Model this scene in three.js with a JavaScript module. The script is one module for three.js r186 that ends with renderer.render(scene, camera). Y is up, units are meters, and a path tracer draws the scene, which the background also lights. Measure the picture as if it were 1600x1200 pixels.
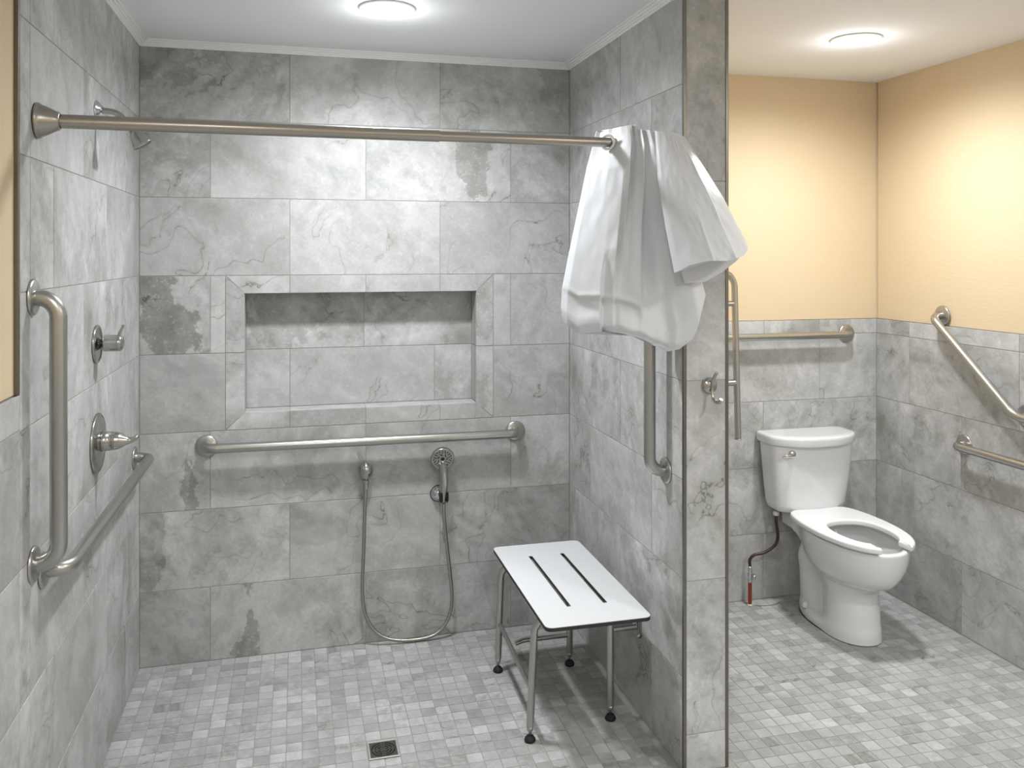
import * as THREE from 'three';
import { mergeGeometries, mergeVertices } from 'three/addons/utils/BufferGeometryUtils.js';
import { MarchingCubes } from 'three/addons/objects/MarchingCubes.js';

// ------------------------------------------------------------------ camera, light, exposure
const scene = new THREE.Scene();
const F_PX = 1320, HORIZON = 396.8;
const camera = new THREE.PerspectiveCamera(2 * Math.atan(600 / F_PX) * 180 / Math.PI, 4 / 3, 0.05, 50);
camera.position.set(0.5935, 1.6075, 3.531);
camera.rotation.set(0, -0.249, 0);
camera.setViewOffset(1600, 1200, 0, 600 - HORIZON, 1600, 1200);       // level lens shifted downwards
const EXPOSURE = 0.97;
const LAMP_POWER = 1.0, LAMP_COLOR = new THREE.Color(0.945, 0.975, 1.0);
const CEIL = 2.44, W = 1.7525, W1 = 1.902, W2 = 3.313, ZP = 1.13, ZL = 1.455, ZF = 4.6;
scene.background = new THREE.Color(0x000000);
const renderer = new THREE.WebGLRenderer({ antialias: true });
renderer.toneMapping = THREE.LinearToneMapping;
renderer.toneMappingExposure = EXPOSURE;
renderer.shadowMap.enabled = true;
const LAMPS = [
  [0.889, 0.655, 'round recessed ceiling lamp above the tiled shower', 0.82],
  [2.690, 0.690, 'round recessed ceiling lamp above the toilet', 0.7],
  [2.650, 2.600, 'unseen round ceiling lamp by the right wall, lighting the toilet side', 0.85],  // out of view, placed to light the toilet floor and walls
  [0.850, 2.850, 'unseen round ceiling lamp before the shower opening, lighting the partition end', 0.52],  // out of view, lights the partition end and the lower shower walls
  [2.650, 4.000, 'added round fill lamp, unseen in the front right corner of the room', 0.75],  // added behind the camera as soft fill for the whole room
  [0.850, 4.100, 'added round fill lamp, unseen in the front left corner of the room', 0.5],  // second added fill lamp, spreads general light from behind the camera
];

// ------------------------------------------------------------------ helpers
function rng(seed) { let a = seed >>> 0; return () => { a = (a + 0x6D2B79F5) | 0; let t = Math.imul(a ^ (a >>> 15), 1 | a); t = (t + Math.imul(t ^ (t >>> 7), 61 | t)) ^ t; return ((t ^ (t >>> 14)) >>> 0) / 4294967296; }; }
const R = rng(7);
const V = (x, y, z) => new THREE.Vector3(x, y, z);
const V2 = (x, y) => new THREE.Vector2(x, y);
const lerp = (a, b, t) => a + (b - a) * t;
const sstep = (a, b, x) => { const t = Math.min(1, Math.max(0, (x - a) / (b - a))); return t * t * (3 - 2 * t); };
const used = {};
function numbered(n) { const k = used[n] = (used[n] || 0) + 1; return k === 1 ? n : n + '_' + String(k - 1).padStart(3, '0'); }
function thing(name, label, category, pos = [0, 0, 0], group) {
  const o = new THREE.Group(); o.name = numbered(name); o.position.set(...pos); scene.add(o);
  o.userData = { label, category }; if (group) o.userData.group = group; return o;
}
function structure(name) { const o = new THREE.Group(); o.name = name; o.userData = { kind: 'structure' }; scene.add(o); return o; }
function part(parent, name, geo, mat, label) {
  const m = new THREE.Mesh(geo, mat); const c = parent.userData.cnt || (parent.userData.cnt = {});
  const k = c[name] = (c[name] || 0) + 1; m.name = k === 1 ? name : name + '_' + String(k - 1).padStart(3, '0');
  if (label) m.userData.label = label; parent.add(m); return m;
}
const Y = V(0, 1, 0);
function orient(g, dir, pos) {
  g.applyQuaternion(new THREE.Quaternion().setFromUnitVectors(Y, dir.clone().normalize()));
  if (pos) g.translate(pos.x, pos.y, pos.z); return g;
}
function lathe(profile, dir, pos, seg = 40) { return orient(new THREE.LatheGeometry(profile.map(p => V2(p[0], p[1])), seg), dir || Y, pos); }
// polyline with rounded corners
function fillet(pts, rad, n = 10) {
  const out = [pts[0].clone()];
  for (let i = 1; i < pts.length - 1; i++) {
    const p = pts[i], a = pts[i - 1].clone().sub(p), b = pts[i + 1].clone().sub(p);
    const la = a.length(), lb = b.length(); a.normalize(); b.normalize();
    const ang = Math.acos(Math.min(1, Math.max(-1, a.dot(b)))), r0 = Array.isArray(rad) ? rad[i - 1] : rad;
    let d = r0 / Math.tan(ang / 2); d = Math.min(d, la * (i > 1 ? 0.5 : 0.98), lb * (i < pts.length - 2 ? 0.5 : 0.98));
    const r = d * Math.tan(ang / 2), bis = a.clone().add(b).normalize(), c = p.clone().add(bis.multiplyScalar(r / Math.sin(ang / 2)));
    const s = p.clone().add(a.multiplyScalar(d)).sub(c), e = p.clone().add(b.multiplyScalar(d)).sub(c), tot = s.angleTo(e), ax = s.clone().cross(e).normalize();
    for (let k = 0; k <= n; k++) out.push(s.clone().applyAxisAngle(ax, tot * k / n).add(c));
  }
  out.push(pts[pts.length - 1].clone()); return out;
}
function curve(pts, n, closed = false) { return new THREE.CatmullRomCurve3(pts.map(p => p.isVector3 ? p : V(...p)), closed, 'centripetal').getPoints(n); }
// tube along dense points, radius a number, array or function of t; squash = [a, b] cross-section factors
function sweep(pts, rad, seg = 18, caps = true, squash, up) {
  const n = pts.length, pos = [], idx = [], T = [];
  for (let i = 0; i < n; i++) T.push(pts[Math.min(n - 1, i + 1)].clone().sub(pts[Math.max(0, i - 1)]).normalize());
  let N = up ? up.clone() : (Math.abs(T[0].y) < 0.9 ? V(0, 1, 0) : V(1, 0, 0)); N.sub(T[0].clone().multiplyScalar(N.dot(T[0]))).normalize();
  for (let i = 0; i < n; i++) {
    if (i) { const q = new THREE.Quaternion().setFromUnitVectors(T[i - 1], T[i]); N.applyQuaternion(q); N.sub(T[i].clone().multiplyScalar(N.dot(T[i]))).normalize(); }
    const B = T[i].clone().cross(N), r = typeof rad === 'function' ? rad(i / (n - 1)) : Array.isArray(rad) ? rad[i] : rad;
    for (let k = 0; k < seg; k++) {
      const a = k / seg * Math.PI * 2, c = Math.cos(a) * r * (squash ? squash[0] : 1), s = Math.sin(a) * r * (squash ? squash[1] : 1);
      pos.push(pts[i].x + N.x * c + B.x * s, pts[i].y + N.y * c + B.y * s, pts[i].z + N.z * c + B.z * s);
    }
  }
  for (let i = 0; i < n - 1; i++) for (let k = 0; k < seg; k++) { const a = i * seg + k, b = i * seg + (k + 1) % seg; idx.push(a, b, a + seg, b, b + seg, a + seg); }
  const g = new THREE.BufferGeometry(); g.setAttribute('position', new THREE.Float32BufferAttribute(pos, 3)); g.setIndex(idx); g.computeVertexNormals();
  if (!caps) return g;
  const cp = [], cn = [], ci = [];
  for (const [i, s] of [[0, -1], [n - 1, 1]]) {
    const b = cp.length / 3, t = T[i]; cp.push(pts[i].x, pts[i].y, pts[i].z); cn.push(t.x * s, t.y * s, t.z * s);
    for (let k = 0; k < seg; k++) { const o = (i * seg + k) * 3; cp.push(pos[o], pos[o + 1], pos[o + 2]); cn.push(t.x * s, t.y * s, t.z * s); }
    for (let k = 0; k < seg; k++) { const p = b + 1 + k, q = b + 1 + (k + 1) % seg; if (s > 0) ci.push(b, p, q); else ci.push(b, q, p); }
  }
  const c = new THREE.BufferGeometry(); c.setAttribute('position', new THREE.Float32BufferAttribute(cp, 3)); c.setAttribute('normal', new THREE.Float32BufferAttribute(cn, 3)); c.setIndex(ci);
  return mergeGeometries([g, c]);
}
// loft through closed rings of equal length (arrays of Vector3), optional end caps
function loft(rings, capA = true, capB = true) {
  const m = rings[0].length, pos = [], idx = [];
  for (const r of rings) for (const p of r) pos.push(p.x, p.y, p.z);
  for (let i = 0; i < rings.length - 1; i++) for (let k = 0; k < m; k++) { const a = i * m + k, b = i * m + (k + 1) % m; idx.push(a, a + m, b, b, a + m, b + m); }
  const g = new THREE.BufferGeometry(); g.setAttribute('position', new THREE.Float32BufferAttribute(pos, 3)); g.setIndex(idx); g.computeVertexNormals();
  const parts = [g];
  for (const [on, r, flip] of [[capA, rings[0], false], [capB, rings[rings.length - 1], true]]) if (on) {
    const c = V(0, 0, 0); r.forEach(p => c.add(p)); c.multiplyScalar(1 / m);
    const p2 = [c.x, c.y, c.z], i2 = []; r.forEach(p => p2.push(p.x, p.y, p.z));
    for (let k = 0; k < m; k++) flip ? i2.push(0, 1 + (k + 1) % m, 1 + k) : i2.push(0, 1 + k, 1 + (k + 1) % m);
    const q = new THREE.BufferGeometry(); q.setAttribute('position', new THREE.Float32BufferAttribute(p2, 3)); q.setIndex(i2); q.computeVertexNormals(); parts.push(q);
  }
  return parts.length > 1 ? mergeGeometries(parts) : g;
}
function box(w, h, d, x = 0, y = 0, z = 0) { const g = new THREE.BoxGeometry(w, h, d); g.translate(x, y, z); return g; }
// extruded outline lying in xz (y up), bevelled
function slab(shape, y0, y1, bevel, seg = 24) {
  const g = new THREE.ExtrudeGeometry(shape, { depth: y1 - y0 - 2 * bevel, bevelEnabled: bevel > 0, bevelThickness: bevel, bevelSize: bevel, bevelOffset: -bevel, bevelSegments: 3, curveSegments: seg });
  g.rotateX(Math.PI / 2); g.translate(0, y1 - bevel, 0); return g;      // shape y becomes world z
}

// ------------------------------------------------------------------ noise and textures
const PERM = (() => { const r = rng(11), p = new Float32Array(65536); for (let i = 0; i < 65536; i++) p[i] = r() * 2 - 1; return p; })();
function vn(x, y) {
  const xi = Math.floor(x), yi = Math.floor(y), fx = x - xi, fy = y - yi, u = fx * fx * (3 - 2 * fx), v = fy * fy * (3 - 2 * fy);
  const a = (yi & 255) << 8, b = ((yi + 1) & 255) << 8, c = xi & 255, d = (xi + 1) & 255;
  const p = PERM[a | c], q = PERM[b | c]; const t = p + (PERM[a | d] - p) * u, w = q + (PERM[b | d] - q) * u; return t + (w - t) * v;
}
function fbm(x, y, o) { let s = 0, a = 0.5; for (let i = 0; i < o; i++) { s += a * vn(x, y); const nx = x * 1.62 - y * 1.18 + 17.3; y = x * 1.18 + y * 1.62 + 5.1; x = nx; a *= 0.5; } return s; }
// one stone-look porcelain tile painted into a cell of an atlas; u, v in metres
function paintStone(data, size, x0, y0, w, h, mpp, o) {
  const ca = Math.cos(o.ang), sa = Math.sin(o.ang), sx = o.seed * 37.7 % 211, sy = o.seed * 91.3 % 197;
  for (let j = 0; j < h; j++) for (let i = 0; i < w; i++) {
    const u = i * mpp, v = j * mpp, X = (u * ca - v * sa) * 1.25 + sx, Yy = (u * sa + v * ca) * 0.8 + sy;
    const w1 = fbm(X * 6, Yy * 6, 3), w2 = fbm(X * 6 + 40, Yy * 6 + 9, 3);
    const qx = X + 0.10 * w1, qy = Yy + 0.10 * w2, hf = fbm(X * 24, Yy * 24, 4), vf = fbm(u * 95 + sx, v * 95 + sy, 3);
    let L = o.base + o.mott * (0.085 * fbm(qx * 5.5, qy * 5.5, 4) + 0.060 * hf + 0.035 * vf);
    const sp = vn(u * 420 + sx, v * 420), sp2 = vn(u * 150 + sy, v * 150 + 3);
    const soft = sstep(o.cut, o.cut + 0.16, fbm(qx * 4.2 + 60, qy * 4.2 + 21, 4) + 0.25 * hf) * o.patchy; L -= soft * (0.05 + 0.04 * Math.max(0, vf));
    const isl = fbm(qx * 4.2 + 12, qy * 11 + 81, 4) + 0.35 * hf + 0.12 * vf; L += o.mott * (0.018 * sstep(0.06, 0.12, isl) - 0.024 * (1 - sstep(-0.2, -0.13, isl)));
    let dark = 0;
    for (const p of o.patches) { const dx = (i / w - p[0]) / p[2], dy = (1 - j / h - p[1]) / p[3], d = Math.sqrt(dx * dx + dy * dy) + w1 * 0.7 + w2 * 0.4 + hf * 0.5 + vf * 0.25; dark = Math.max(dark, (1 - sstep(0.92, 1.03, d)) * p[4]); }
    L -= dark * (0.11 + 0.06 * vf); if (dark > 0.1 && sp2 > 0.68) L += 0.05 * dark;
    const n = fbm(qx * 1.7 + 90, qy * 10 + 33, 3) + 0.06 * hf + 0.02 * vf, mk = sstep(0.02, 0.26, fbm(X * 4 + 7, Yy * 4 + 70, 2) + o.vein + 0.05);
    const wdt = 0.005 + 0.012 * Math.max(0, w2 + 0.2), dn = Math.abs(n - 0.03);
    L -= (1 - sstep(0.3 * wdt, wdt, dn)) * mk * (0.115 + 0.1 * vf);
    L -= (1 - sstep(0.0, 0.06, dn)) * mk * 0.03 * (1 + 1.5 * vf);
    L += (sp2 > 0.6 ? 0.022 : 0) + sp * 0.006;
    L = Math.min(0.9, Math.max(0.2, L));
    const g = 0.018 * sstep(0.02, 0.14, o.base + 0.02 - L) + 0.004, k = ((y0 + j) * size + x0 + i) * 4;
    data[k] = 255 * (L - g * 0.15); data[k + 1] = 255 * (L + g * 0.05); data[k + 2] = 255 * (L - g * 0.8); data[k + 3] = 255;
  }
}
function texFrom(data, size) {
  const t = new THREE.DataTexture(data, size, size, THREE.RGBAFormat); t.colorSpace = THREE.SRGBColorSpace; t.magFilter = THREE.LinearFilter; t.minFilter = THREE.LinearMipmapLinearFilter; t.generateMipmaps = true; t.anisotropy = 8; t.needsUpdate = true; return t;
}
const SHIFT = 0.03, TONE = 0.665;
function cell(seed, o = {}) { const r = rng(seed * 977 + 5); return Object.assign({ seed, ang: -0.15 - r() * 1.0 + (r() < 0.25 ? 1.1 : 0), tone: TONE + (r() - 0.5) * 0.035, mott: 0.75 + r() * 0.5, cut: 0.16 + r() * 0.12, patchy: 0.55 + 0.4 * r(), patches: [], vein: 0.02 + r() * 0.12 }, o, { base: o.raw ? o.tone - 0.015 : TONE + ((o.tone ?? (TONE + (r() - 0.5) * 0.035)) - TONE) * 0.7 + SHIFT }); }
// cells of the back shower wall, row by row from the ceiling (patches: centre x, centre y from the top, radii, strength)
const D = [
  cell(1, { tone: 0.63, mott: 1.35, cut: 0.08, patches: [[0.08, 0.2, 0.35, 0.5, 0.5]], vein: 0.2 }), cell(2, { tone: 0.68, mott: 0.8, cut: 0.3 }), cell(3, { tone: 0.665, mott: 1, cut: 0.2, patches: [[0.95, 0.25, 0.25, 0.4, 0.4]] }),
  cell(4, { tone: 0.65, mott: 1.2, cut: 0.14, vein: 0.2 }), cell(5, { tone: 0.69, mott: 0.7, cut: 0.34, vein: 0.22, ang: -0.9 }), cell(6, { tone: 0.68, mott: 0.9, cut: 0.2, vein: 0.25, ang: -0.9, patches: [[0.74, 0.5, 0.09, 0.6, 0.9]] }), cell(7, { tone: 0.64, cut: 0.1, ang: -1.0, vein: 0.2 }),
  cell(8, { tone: 0.665, mott: 0.6, cut: 0.3 }), cell(9, { tone: 0.69, mott: 0.7, cut: 0.32, vein: 0.25, ang: -0.8 }), cell(10, { tone: 0.655, mott: 0.6, cut: 0.3, vein: 0.12 }),
  cell(11, { tone: 0.66, cut: 0.4, vein: 0.15, patches: [[0.11, 0.35, 0.10, 0.42, 1.1], [0.2, 0.75, 0.17, 0.36, 1.1], [0.07, 0.06, 0.2, 0.12, 1.1]] }), cell(12, { tone: 0.69, mott: 0.7, cut: 0.4 }), cell(13, { tone: 0.69, mott: 0.6, cut: 0.4 }), cell(14, { tone: 0.67, mott: 0.7, cut: 0.3 }),
  cell(15, { tone: 0.625, mott: 0.7, cut: 0.35, vein: -0.3 }), cell(16, { tone: 0.655, mott: 0.8, cut: 0.22, vein: 0.18 }),
  cell(17, { tone: 0.655, mott: 0.9, cut: 0.3, patches: [[0.29, 0.72, 0.055, 0.34, 1]] }), cell(18, { tone: 0.66, mott: 0.8, cut: 0.26 }), cell(19, { tone: 0.65, mott: 0.7, cut: 0.3, vein: 0.12 }), cell(20, { tone: 0.665, mott: 1, cut: 0.22 }),
  cell(21, { tone: 0.64, mott: 1.2, cut: 0.16, vein: 0.2, patches: [[0.06, 0.4, 0.08, 0.6, 0.6]] }), cell(22, { tone: 0.645, mott: 0.7, cut: 0.3, vein: 0.16 }), cell(23, { tone: 0.62, mott: 0.9, cut: 0.2 }),
  cell(24, { tone: 0.6, mott: 0.9, cut: 0.3, vein: -0.2 }), cell(25, { tone: 0.64, mott: 0.9, cut: 0.26, vein: 0.16, patches: [[0.25, 0.55, 0.06, 0.5, 1], [0.22, 0.85, 0.08, 0.12, 1]] }), cell(26, { tone: 0.63, mott: 1, cut: 0.2 }), cell(27, { tone: 0.62, mott: 1.1, cut: 0.14, vein: 0.2 }),
  cell(28, { tone: 0.655, cut: 0.1, vein: 0.25, patches: [[0.45, 0.3, 0.3, 0.4, 0.6]] }), cell(29, { tone: 0.665, mott: 1.1, cut: 0.14, vein: 0.25, ang: 0.8 }), cell(30, { tone: 0.67, cut: 0.2 }), cell(31, { tone: 0.675, mott: 0.6, cut: 0.4, vein: 0.12 }), cell(32, { tone: 0.67, cut: 0.16, vein: 0.22, ang: 0.7 }),
];
const AT = 2048, CW = 512, CH = 256, MPP = 0.61 / 512;
function atlas(list) { const d = new Uint8Array(AT * AT * 4); list.forEach((o, k) => paintStone(d, AT, (k % 4) * CW, Math.floor(k / 4) * CH, CW, CH, MPP, o)); return texFrom(d, AT); }
const texBack = atlas(D);
const texRoom = atlas(Array.from({ length: 32 }, (_, k) => cell(101 + k, k % 4 === 0 ? { cut: 0.1, vein: 0.2 } : {})));
const matBack = new THREE.MeshPhysicalMaterial({ map: texBack, roughness: 0.42, specularIntensity: 0.6 });
const matRoom = new THREE.MeshPhysicalMaterial({ map: texRoom, roughness: 0.42, specularIntensity: 0.6 });
// small marble mosaic: 256 chips
const MS = 1024, chipTone = [];
const texMosaic = (() => {
  const d = new Uint8Array(MS * MS * 4), r = rng(3);
  for (let k = 0; k < 256; k++) {
    const q = r(); const tone = q < 0.12 ? 0.665 + r() * 0.025 : q < 0.8 ? 0.70 + r() * 0.035 : 0.745 + r() * 0.03; chipTone.push(tone);
    paintStone(d, MS, (k % 16) * 64, Math.floor(k / 16) * 64, 64, 64, 0.0484 / 64, cell(400 + k, { raw: true, tone: tone - 0.07, mott: 0.5 + 1.2 * r() * r(), cut: 0.25, vein: r() < 0.3 ? 0.15 : -0.5, patchy: 0.5 }));
  }
  return texFrom(d, MS);
})();
const matMosaic = new THREE.MeshPhysicalMaterial({ map: texMosaic, roughness: 0.5, specularIntensity: 0.5 });

function plasterTex(base, amp) {                                       // rolled wall paint: orange-peel relief
  const n = 256, d = new Uint8Array(n * n * 4);
  for (let j = 0; j < n; j++) for (let i = 0; i < n; i++) { const v = 128 + 127 * fbm(i * 0.25, j * 0.25, 3), k = (j * n + i) * 4; d[k] = d[k + 1] = d[k + 2] = Math.max(0, Math.min(255, v)); d[k + 3] = 255; }
  const t = new THREE.DataTexture(d, n, n, THREE.RGBAFormat); t.wrapS = t.wrapT = THREE.RepeatWrapping; t.magFilter = THREE.LinearFilter; t.repeat.set(4, 4); t.needsUpdate = true; return t;
}
const peel = plasterTex();
const M = {
  paint: new THREE.MeshStandardMaterial({ color: 0xd4c0a0, roughness: 0.75, bumpMap: peel, bumpScale: 0.0004 }),
  ceiling: new THREE.MeshStandardMaterial({ color: 0xf1f2f4, roughness: 0.9 }),
  trim: new THREE.MeshStandardMaterial({ color: 0xf0f0f0, roughness: 0.5 }),
  grout: new THREE.MeshStandardMaterial({ color: 0x9b9c97, roughness: 0.95 }),
  groutFloor: new THREE.MeshStandardMaterial({ color: 0x979792, roughness: 0.95 }),
  steel: new THREE.MeshStandardMaterial({ color: 0xb6b5b1, metalness: 1, roughness: 0.3 }),
  nickel: new THREE.MeshStandardMaterial({ color: 0xb2b0ab, metalness: 1, roughness: 0.2 }),
  chrome: new THREE.MeshStandardMaterial({ color: 0xcfd0d2, metalness: 1, roughness: 0.08 }),
  rod: new THREE.MeshStandardMaterial({ color: 0xa8a29a, metalness: 1, roughness: 0.3 }),
  edge: new THREE.MeshStandardMaterial({ color: 0x7d7a72, metalness: 1, roughness: 0.35 }),
  hose: new THREE.MeshStandardMaterial({ color: 0xa9a6a0, metalness: 1, roughness: 0.3 }),
  white: new THREE.MeshPhysicalMaterial({ color: 0xdcddde, roughness: 0.12, clearcoat: 0.6, clearcoatRoughness: 0.05 }),
  seatPlastic: new THREE.MeshPhysicalMaterial({ color: 0xe3e4e5, roughness: 0.28 }),
  laminate: new THREE.MeshStandardMaterial({ color: 0xd3d4d6, roughness: 0.5 }),
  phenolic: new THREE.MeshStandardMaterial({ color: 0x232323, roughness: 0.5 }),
  rubber: new THREE.MeshStandardMaterial({ color: 0x121212, roughness: 0.7 }),
  black: new THREE.MeshStandardMaterial({ color: 0x181818, roughness: 0.4 }),
  braid: new THREE.MeshStandardMaterial({ color: 0x4a3b35, metalness: 0.6, roughness: 0.45 }),
  copper: new THREE.MeshStandardMaterial({ color: 0x9a4a30, metalness: 0.7, roughness: 0.4 }),
  cloth: new THREE.MeshPhysicalMaterial({ color: 0xcfd2d6, roughness: 0.42, side: THREE.DoubleSide }),
  drainDark: new THREE.MeshStandardMaterial({ color: 0x0c0c0c, roughness: 0.8 }),
  water: new THREE.MeshPhysicalMaterial({ color: 0xffffff, roughness: 0.02, transmission: 1, thickness: 0.04, ior: 1.33 }),
  caulk: new THREE.MeshStandardMaterial({ color: 0xc9c8c2, roughness: 0.7 }),
};

// ------------------------------------------------------------------ tiles
// convex outline in the tile's plane, front at n = 0, chamfered edge, open back; uvOf(u, v) -> atlas coordinates
function tileGeo(poly, uvOf, t = 0.0014, bev = 0.0007) {
  const n = poly.length, pos = [], uv = [], idx = [];
  const area = poly.reduce((s, p, i) => { const q = poly[(i + 1) % n]; return s + p[0] * q[1] - q[0] * p[1]; }, 0); if (area < 0) poly = poly.slice().reverse();
  const inset = poly.map((p, i) => {
    const a = poly[(i + n - 1) % n], b = poly[(i + 1) % n]; const d1 = V2(p[0] - a[0], p[1] - a[1]).normalize(), d2 = V2(b[0] - p[0], b[1] - p[1]).normalize();
    const n1 = V2(-d1.y, d1.x), n2 = V2(-d2.y, d2.x), s = n1.clone().add(n2), k = bev / Math.max(0.2, 1 + n1.dot(n2)); return [p[0] + s.x * k, p[1] + s.y * k];
  });
  const add = (p, z) => { pos.push(p[0], p[1], z); const q = uvOf(p[0], p[1]); uv.push(q[0], q[1]); return pos.length / 3 - 1; };
  const f = inset.map(p => add(p, 0)); for (let i = 1; i < n - 1; i++) idx.push(f[0], f[i], f[i + 1]);
  for (let i = 0; i < n; i++) {
    const j = (i + 1) % n; let a = add(poly[i], -bev), b = add(poly[j], -bev), c = add(inset[j], 0), d = add(inset[i], 0); idx.push(a, b, c, a, c, d);
    let e = add(poly[i], -t), g = add(poly[j], -t), h = add(poly[j], -bev), k = add(poly[i], -bev); idx.push(e, g, h, e, h, k);
  }
  const g = new THREE.BufferGeometry(); g.setAttribute('position', new THREE.Float32BufferAttribute(pos, 3)); g.setAttribute('uv', new THREE.Float32BufferAttribute(uv, 2)); g.setIndex(idx);
  const q = g.toNonIndexed(); q.computeVertexNormals(); return q;
}
// u0, v1: the tile's left and top edge at full size; sub-pieces keep their place in the print
function cellUV(k, u0, v1, flip) {
  const cx = (k % 4) * CW, cy = Math.floor(k / 4) * CH;
  return (u, v) => { let a = (u - u0) / 0.61, b = (v1 - v) / 0.305; a = Math.min(0.994, Math.max(0.006, a)); b = Math.min(0.988, Math.max(0.012, b)); if (flip) { a = 1 - a; b = 1 - b; } return [(cx + a * CW) / AT, (cy + (1 - b) * CH) / AT]; };
}
const G = 0.0028;                                                     // joint width
function rect(u0, v0, u1, v1) { return [[u0 + G / 2, v0 + G / 2], [u1 - G / 2, v0 + G / 2], [u1 - G / 2, v1 - G / 2], [u0 + G / 2, v1 - G / 2]]; }
function placeTile(wall, geo, mat, pos, ry) { const m = part(wall, 'tile', geo, mat); m.position.set(...pos); m.rotation.y = ry; return m; }
let roomPick = 3;
// running-bond rows on a plane: rows = [[y0, y1, [joints...]], ...]
function tileRows(wall, rows, uMin, uMax, pos, ry) {
  rows.forEach(([y0, y1, js]) => {
    const xs = [uMin, ...js.filter(j => j > uMin + 0.01 && j < uMax - 0.01).sort((a, b) => a - b), uMax];
    for (let i = 0; i < xs.length - 1; i++) {
      roomPick = (roomPick * 5 + 7) % 32; const k = roomPick, full = xs[i + 1] - xs[i] > 0.6;
      const off = full ? xs[i] : xs[i] - (0.61 - (xs[i + 1] - xs[i])) * 0.5;
      placeTile(wall, tileGeo(rect(xs[i], y0, xs[i + 1], y1), cellUV(k, off, Math.max(y1, y0 + 0.3), (k * 7 + i) % 2 === 0)), matRoom, pos, ry);
    }
  });
}
const P = 0.3075, yD = 0.9063;
const ROWS = { Z: yD + 4 * P, A: yD + 3 * P, B: yD + 2 * P, C: yD + P, D: yD, E: yD - P, F: yD - 2 * P };
const bands = [[ROWS.Z, CEIL], [ROWS.A, ROWS.Z], [ROWS.B, ROWS.A], [ROWS.C, ROWS.B], [ROWS.D, ROWS.C], [ROWS.E, ROWS.D], [ROWS.F, ROWS.E], [0, ROWS.F]];
const WAINS = 1.297;

// ------------------------------------------------------------------ the setting
{ // floor: slab, grout bed and mosaic
  const f = structure('floor');
  part(f, 'screed', box(W2 + 0.3, 0.2, ZF + 0.5, W2 / 2, -0.1015, ZF / 2 - 0.05), M.groutFloor);
  const S = 0.0508, J = 0.0024, variants = [];
  for (let k = 0; k < 256; k++) {
    const cx = (k % 16) * 64, cy = Math.floor(k / 16) * 64, rr = rng(900 + k), h = (S - J) / 2, c = 0.0022, jx = () => (rr() - 0.5) * 0.0006;
    const poly = [[-h + c, -h], [h - c, -h], [h, -h + c], [h, h - c], [h - c, h], [-h + c, h], [-h, h - c], [-h, -h + c]].map(p => [p[0] + jx(), p[1] + jx()]);
    const g = tileGeo(poly, (u, v) => [(cx + 2 + (u / S + 0.5) * 60) / MS, (cy + 2 + (v / S + 0.5) * 60) / MS], 0.0014, 0.0006); g.rotateX(-Math.PI / 2); variants.push(g);
  }
  const order = Array.from({ length: 256 }, (_, i) => i).sort((a, b) => chipTone[a] - chipTone[b]);
  const rr = rng(77), spots = [], pick = {};
  const fwd = V(Math.sin(0.249), 0, -Math.cos(0.249)), rgt = V(Math.cos(0.249), 0, Math.sin(0.249));
  for (let i = 0; i < 66; i++) for (let j = 0; j < 90; j++) {
    const x = (i + 0.5) * S, z = (j + 0.5) * S; if (x > W2 - 0.01 || z > ZF - 0.01) continue;
    if (x > W - 0.02 && x < W1 + 0.02 && z < ZP + 0.02) continue;
    if (Math.abs(x - 0.864) < 0.052 && Math.abs(z - 0.775) < 0.05) continue;           // drain
    const g1 = vn(i * 0.6 + 3, j * 0.6) * 0.25 + (rr() - 0.5) * 0.95 + 0.5; let k = order[Math.max(0, Math.min(255, Math.floor(g1 * 256)))];
    if (i > 0 && rr() < 0.16 && pick[(i - 1) + ',' + j] !== undefined) k = pick[(i - 1) + ',' + j];      // sheets repeat a cut stone
    pick[i + ',' + j] = k;
    const d = V(x - camera.position.x, -camera.position.y, z - camera.position.z), zc = d.dot(fwd);
    const px = 800 + F_PX * d.dot(rgt) / zc, py = HORIZON + F_PX * camera.position.y / zc;
    const hidden = (px > 1075 && px < 1135) || (px < 1068 && x > W1) || (px > 1138 && x < W);
    spots.push({ x, z, k, y: (rr() - 0.5) * 0.0003, seen: px > 0 && px < 1600 && py > 0 && py < 1195 && zc > 0.3 && !hidden ? zc : 99 });
  }
  spots.sort((a, b) => a.seen - b.seen);
  const rest = [];
  spots.forEach((s, n) => {
    if (n < 300) { const m = part(f, 'mosaic_tile', variants[s.k], matMosaic); m.position.set(s.x, s.y, s.z); }
    else rest.push(variants[s.k].clone().translate(s.x, s.y, s.z));
  });
  const m = part(f, 'mosaic_field', mergeGeometries(rest), matMosaic); m.userData.kind = 'stuff';
}
{ // ceiling
  const c = structure('ceiling'); part(c, 'plasterboard', box(W2 + 0.3, 0.12, ZF + 0.5, W2 / 2, CEIL + 0.06, ZF / 2 - 0.05), M.ceiling);
}
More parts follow.
